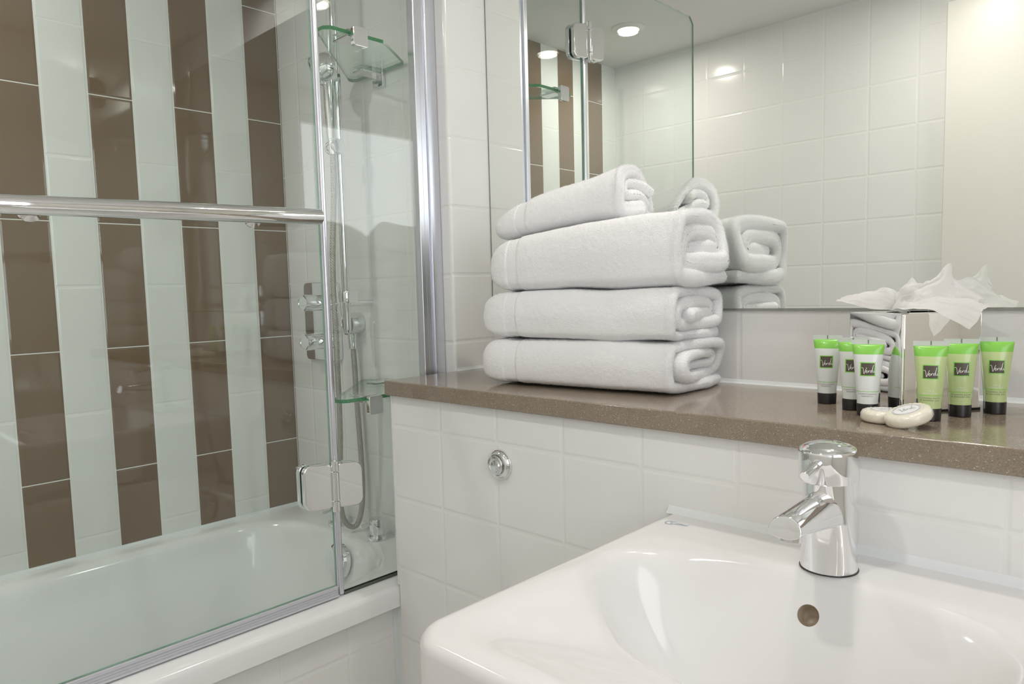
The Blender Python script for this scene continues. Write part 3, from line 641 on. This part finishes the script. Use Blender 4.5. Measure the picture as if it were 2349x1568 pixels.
# ---------------------------------------------------------------- tissue box and tissues
CT = .984
tb = thing('tissue_box', 'square polished chrome tissue box cover set corner-on in front of the mirror', 'tissue box', (1.617, -.052, CT))
a52 = math.radians(52); sI = .115; ex = np.array([math.cos(a52), math.sin(a52)]); ey = np.array([-math.sin(a52), math.cos(a52)])
def bf(a, b, c): p = ex*a+ey*b; return (p[0], p[1], c)
sh = MB(); o_ = rrect(0, sI, 0, sI, .004, 5); i_ = rrect(.0015, sI-.0015, .0015, sI-.0015, .003, 5)
hole = [(sI/2+.036*math.cos(2*PI*(k+3)/24*1.0), sI/2+.026*math.sin(2*PI*(k+3)/24)) for k in range(24)]
sh.rings([[bf(x, y, .003) for x, y in o_], [bf(x, y, .1285) for x, y in o_], [bf(sI/2+(x-sI/2)*.982, sI/2+(y-sI/2)*.982, .1305) for x, y in o_], [bf(x, y, .1305) for x, y in hole], [bf(x, y, .127) for x, y in hole]], cap0=True, cap1=False)
mk('box_cover', sh, simple('mirror_steel', (.90, .89, .87), .02, 1.0), tb, smooth=40)
mk('box_base', MB().rings([[bf(sI/2+(x-sI/2)*1.02, sI/2+(y-sI/2)*1.02, z) for x, y in o_] for z in (0, .003)]), rubber, tb, smooth=0, label='thin black base tray')
paper = papermat('tissue_paper', (.92, .91, .90), .5)
def sheet(name, rows, label, seed, amp=.0012, fold=.0, cat='tissue'):
    rg = np.random.default_rng(seed); G = np.array(rows, float)
    for _ in range(4):   # smooth subdivision of the control net in both directions
        for axq in (0, 1):
            A_ = np.moveaxis(G, axq, 0); n = len(A_); out_ = np.empty((2*n-1,)+A_.shape[1:])
            out_[::2] = A_; mid = (A_[1:]+A_[:-1])/2
            if n > 3: mid[1:-1] = (A_[1:-2]*9+A_[2:-1]*9-A_[:-3]-A_[3:])/16
            out_[1::2] = mid; G = np.moveaxis(out_, 0, axq)
    m, n = G.shape[:2]
    du = np.gradient(G, axis=0); dv = np.gradient(G, axis=1); N = np.cross(du, dv); N /= np.maximum(np.linalg.norm(N, axis=-1), 1e-9)[..., None]
    G = G+N*(vnoise((m, n), 9, 7, rg)*amp+np.abs(vnoise((m, n), 5, 12, rg))*amp*.8)[..., None]
    mb = MB().add(G.reshape(-1, 3), [(i*n+j, i*n+j+1, (i+1)*n+j+1, (i+1)*n+j) for i in range(m-1) for j in range(n-1)])
    o = mk(name, mb, paper, smooth=180, fixn=False)
    return tag(o, label, cat, 'tissues pulled out of the chrome box')
T_ = lambda *r: list(r)
# sheet lying out to the left of the slot
sheet('tissue', [T_((1.518, -.012, 1.131), (1.535, .0, 1.127), (1.558, .015, 1.119), (1.580, .02, 1.1175), (1.600, .02, 1.112)),
                 T_((1.518, .004, 1.134), (1.538, .012, 1.138), (1.562, .016, 1.134), (1.583, .018, 1.124), (1.602, .02, 1.114)),
                 T_((1.516, .022, 1.135), (1.540, .024, 1.141), (1.566, .022, 1.148), (1.586, .02, 1.143), (1.604, .02, 1.116)),
                 T_((1.514, .04, 1.134), (1.545, .04, 1.137), (1.570, .034, 1.146), (1.588, .03, 1.140), (1.606, .024, 1.114))],
      'white paper tissue flopping to the left out of the chrome box', 5)
# upright crumpled sheet with a pointed corner
sheet('tissue', [T_((1.588, .012, 1.120), (1.602, .0, 1.122), (1.618, -.006, 1.122), (1.634, -.004, 1.120), (1.650, .004, 1.118)),
                 T_((1.588, .016, 1.136), (1.604, .012, 1.138), (1.622, -.002, 1.140), (1.640, .010, 1.138), (1.658, .010, 1.132)),
                 T_((1.592, .02, 1.146), (1.608, .006, 1.150), (1.626, .016, 1.152), (1.646, .004, 1.156), (1.664, .014, 1.148)),
                 T_((1.606, .022, 1.163), (1.616, .014, 1.155), (1.634, .010, 1.156), (1.6535, .012, 1.179), (1.662, .016, 1.150))],
      'white paper tissue standing up to a pointed corner over the chrome box', 8, .0016)
# sheet hanging over the right front face
sheet('tissue', [T_((1.585, .005, 1.119), (1.610, -.016, 1.120), (1.640, -.022, 1.120), (1.664, -.024, 1.108), (1.684, -.018, 1.094)),
                 T_((1.590, .010, 1.122), (1.612, -.006, 1.127), (1.640, -.008, 1.127), (1.668, -.010, 1.118), (1.690, -.006, 1.104)),
                 T_((1.600, .014, 1.124), (1.620, .002, 1.131), (1.645, .004, 1.135), (1.672, .002, 1.129), (1.694, .006, 1.119)),
                 T_((1.605, .020, 1.122), (1.626, .014, 1.130), (1.650, .016, 1.135), (1.674, .020, 1.131), (1.698, .024, 1.122))],
      'white paper tissue draped over the right face of the chrome box', 13, .0008)
# sheet behind, leaning to the mirror
sheet('tissue', [T_((1.612, .028, 1.118), (1.630, .034, 1.120), (1.652, .04, 1.120), (1.676, .05, 1.122)),
                 T_((1.608, .034, 1.140), (1.628, .042, 1.142), (1.650, .048, 1.140), (1.680, .06, 1.132)),
                 T_((1.606, .040, 1.152), (1.626, .050, 1.156), (1.648, .058, 1.160), (1.684, .07, 1.130))],
      'white paper tissue leaning back towards the mirror', 21, .0012)

# ---------------------------------------------------------------- toiletry tubes
clear_b = simple('frosted_clear_tube', (.76, .79, .78), .25, sss=.3, coat=.3)
gel_b = simple('frosted_green_gel_tube', (.56, .68, .33), .25, sss=.3, coat=.3)
green_b = simple('lime_green_print', (.24, .62, .08), .3, coat=.3)
sealc = simple('clear_crimp', (.62, .67, .63), .3)
dark_l = simple('dark_label_print', (.085, .07, .05), .4)
whitep = simple('white_print', (.85, .85, .82), .4)
greyp = simple('grey_print', (.22, .22, .20), .5)
HT_ = .0985
def half(z):       # half width and half depth of the tube wall at height z
    t = min(max((z-.019)/(.0985-.019), 0), 1)
    w = .0126+(.0193-.0126)*t**1.05
    dt = min(max((z-.022)/(.0928-.022), 0), 1)
    d = .0122*math.sqrt(max(0, 1-dt**2.6))+.0007
    return w, d
def tubeproto(kind):
    t = thing('toiletry_tube', '', 'tube of toiletries')
    body = clear_b if kind == 's' else gel_b
    def ringz(z, n=48):
        w, d = half(z); return [(w*math.cos(2*PI*k/n), d*math.sin(2*PI*k/n), z) for k in range(n)]
    mk('tube_body', MB().rings([ringz(z) for z in np.linspace(.0157, .0800, 28)], cap1=False), body, t, smooth=80)
    mk('green_band', MB().rings([ringz(z) for z in np.linspace(.0800, .0926, 9)], cap0=False), green_b, t, smooth=80)
    w = half(.0985)[0]
    mk('crimp_seal', MB().box(-w, w, -.0006, .0006, .0926, HT_), sealc, t, smooth=0)
    mk('cap', MB().lathe((0, 0, 0), (0, 0, 1), [(.0118, 0), (.0124, .0008), (.0128, .0145), (.0124, .0156), (.010, .0158)], 40), rubber, t)
    def wrap(V, Fc, x0, z0, off, mb, mi=0):
        P = []
        for v in V:
            x = v[0]+x0; z = v[1]+z0; w_, d_ = half(z); c_ = max(-1, min(1, x/w_)); P.append((x, -d_*math.sqrt(1-c_*c_)-off-.0001, z))
        mb.add(P, Fc, mi)
    def quad(xa, xb, za, zb, off, mb, mi=0, n=8):
        V = []; Fc = []
        for i in range(n+1):
            for j in range(n+1): V.append((xa+(xb-xa)*i/n, za+(zb-za)*j/n))
        for i in range(n):
            for j in range(n): a = i*(n+1)+j; Fc.append((a, a+n+1, a+n+2, a+1))
        wrap(V, Fc, 0, 0, off, mb, mi)
    lb = MB(); quad(-.0090, .0090, .0520, .0702, .00008, lb, 2)
    quad(-.0089, .0089, .0521, .0701, .00012, lb, 0)
    quad(-.0077, .0077, .0533, .0689, .00018, lb, 1)
    V, Fc = strokes(SCRIPT, .0005, .0128, .0128); wrap(V, Fc, .0002, .0588, .0003, lb, 2)
    mk('label_square', lb, [green_b, dark_l, whitep], t, smooth=0, fixn=False, label='dark square label with white script')
    ln = MB()
    ring = []
    for z in (.0316, .0323):
        w_, d_ = half(z); ring.append([((w_+.0001)*math.cos(PI+PI*k/40), (d_+.00012)*math.sin(PI+PI*k/40), z) for k in range(41)])
    ln.rings(ring, closed=False, cap0=False, cap1=False)
    mk('green_line', ln, green_b, t, smooth=0, fixn=False)
    tx = MB()
    for s_, z in ((('CONDITIONING', .0280), ('SHAMPOO', .0252)) if kind == 's' else (('FOAMING BATH', .0280), ('& SHOWER GEL', .0252))):
        V, Fc = text_tris(s_, .0026, 0, 1.12); wrap(V, Fc, 0, z, .00015, tx)
    if kind == 's':
        pass
    V, Fc = text_tris('LIME &', .0024, 0, 1.1); wrap(V, Fc, 0, .0370, .00015, tx, 1)
    V, Fc = text_tris('LEMONGRASS', .0022, 0, 1.1); wrap(V, Fc, 0, .0341, .00015, tx, 1)
    mk('small_print', tx, [greyp, whitep], t, smooth=0, fixn=False)
    mk('seal_mark', MB().box(-.0007, .0007, -.0009, .0009, .0935, HT_+.0001), greyp, t, smooth=0)
    return t
def put(src, first, x, y, rz, label, group):
    o = src if first else copy_tree(src)
    o.location = (x, y, CT); o.rotation_euler = (0, 0, math.radians(rz)); tag(o, label, 'tube', group)
sP = tubeproto('s'); gP = tubeproto('g')
gs, gg = 'clear tubes of conditioning shampoo', 'green tubes of shower gel'
put(sP, True, 1.509, -.014, 12, 'frosted clear shampoo tube, leftmost of all the small tubes', gs)
put(sP, False, 1.556, -.051, 14, 'frosted clear shampoo tube, middle one of the three clear tubes', gs)
put(sP, False, 1.585, -.083, 16, 'frosted clear shampoo tube right behind the round soaps', gs)
put(gP, True, 1.656, -.079, 14, 'pale green shower gel tube beside the soaps, front of the three green ones', gg)
put(gP, False, 1.678, -.029, 16, 'pale green shower gel tube, middle one of the three green tubes', gg)
put(gP, False, 1.707, .019, 14, 'pale green shower gel tube, rightmost of all the small tubes', gg)

# ---------------------------------------------------------------- wrapped soaps
soapm = simple('cream_wrapped_soap', (.80, .76, .64), .18, coat=.6, bump=.0012, bscale=70)
labm = simple('soap_label_paper', (.78, .78, .78), .4); ringm = simple('soap_label_grey', (.36, .37, .42), .4)
def soap(loc, rot, label):
    t = thing('round_soap', label, 'soap', loc, 'wrapped round soaps'); t.rotation_euler = rot
    r, h = .0262, .0150
    mb = MB(); R = []
    rg2 = np.random.default_rng(4)
    for rr, z in ((.002, 0), (.021, 0), (.0245, .0015), (r, .0045), (r, .0105), (.0245, .0135), (.0215, h), (.0180, h+.0003), (.010, h-.0001), (.001, h-.0001)):
        R.append([((rr+.00035*math.sin(k*2.7+z*900)*(rr > .012))*math.cos(2*PI*k/72), (rr+.00035*math.sin(k*2.7+z*900)*(rr > .012))*math.sin(2*PI*k/72), z+.0003*math.sin(k*1.9)*(rr > .019)*(z > .01)) for k in range(72)])
    mk('soap_body', mb.rings(R), soapm, t, smooth=60)
    l = MB().lathe((0, 0, h-.0002), (0, 0, 1), [(.0158, 0), (.0158, .0008), (.001, .0008)], 48)
    for ra, rb in ((.0138, .0142), (.0150, .0154)):
        V = []; Fc = []
        for k in range(60): a = 2*PI*k/60; V += [(ra*math.cos(a), ra*math.sin(a), h+.0008), (rb*math.cos(a), rb*math.sin(a), h+.0008)]
        for k in range(60): a = 2*k; b = (2*k+2) % 120; Fc.append((a, a+1, b+1, b))
        l.add(V, Fc, 1)
    V, Fc = strokes(SCRIPT, .0006, .0150, .0150); V = V+np.array([0, 0, h+.0009]); l.add(V, Fc, 1)
    mk('paper_label', l, [labm, ringm], t, smooth=0, fixn=False)
    return t
soap((1.6165, -.1215, CT), (0, 0, math.radians(30)), 'round cream soap in clear wrap lying flat under the other soap')
soap((1.6500, -.1385, CT+.0060), (math.radians(9), math.radians(-17), math.radians(22)), 'round cream soap with white script label leaning on the flat soap')
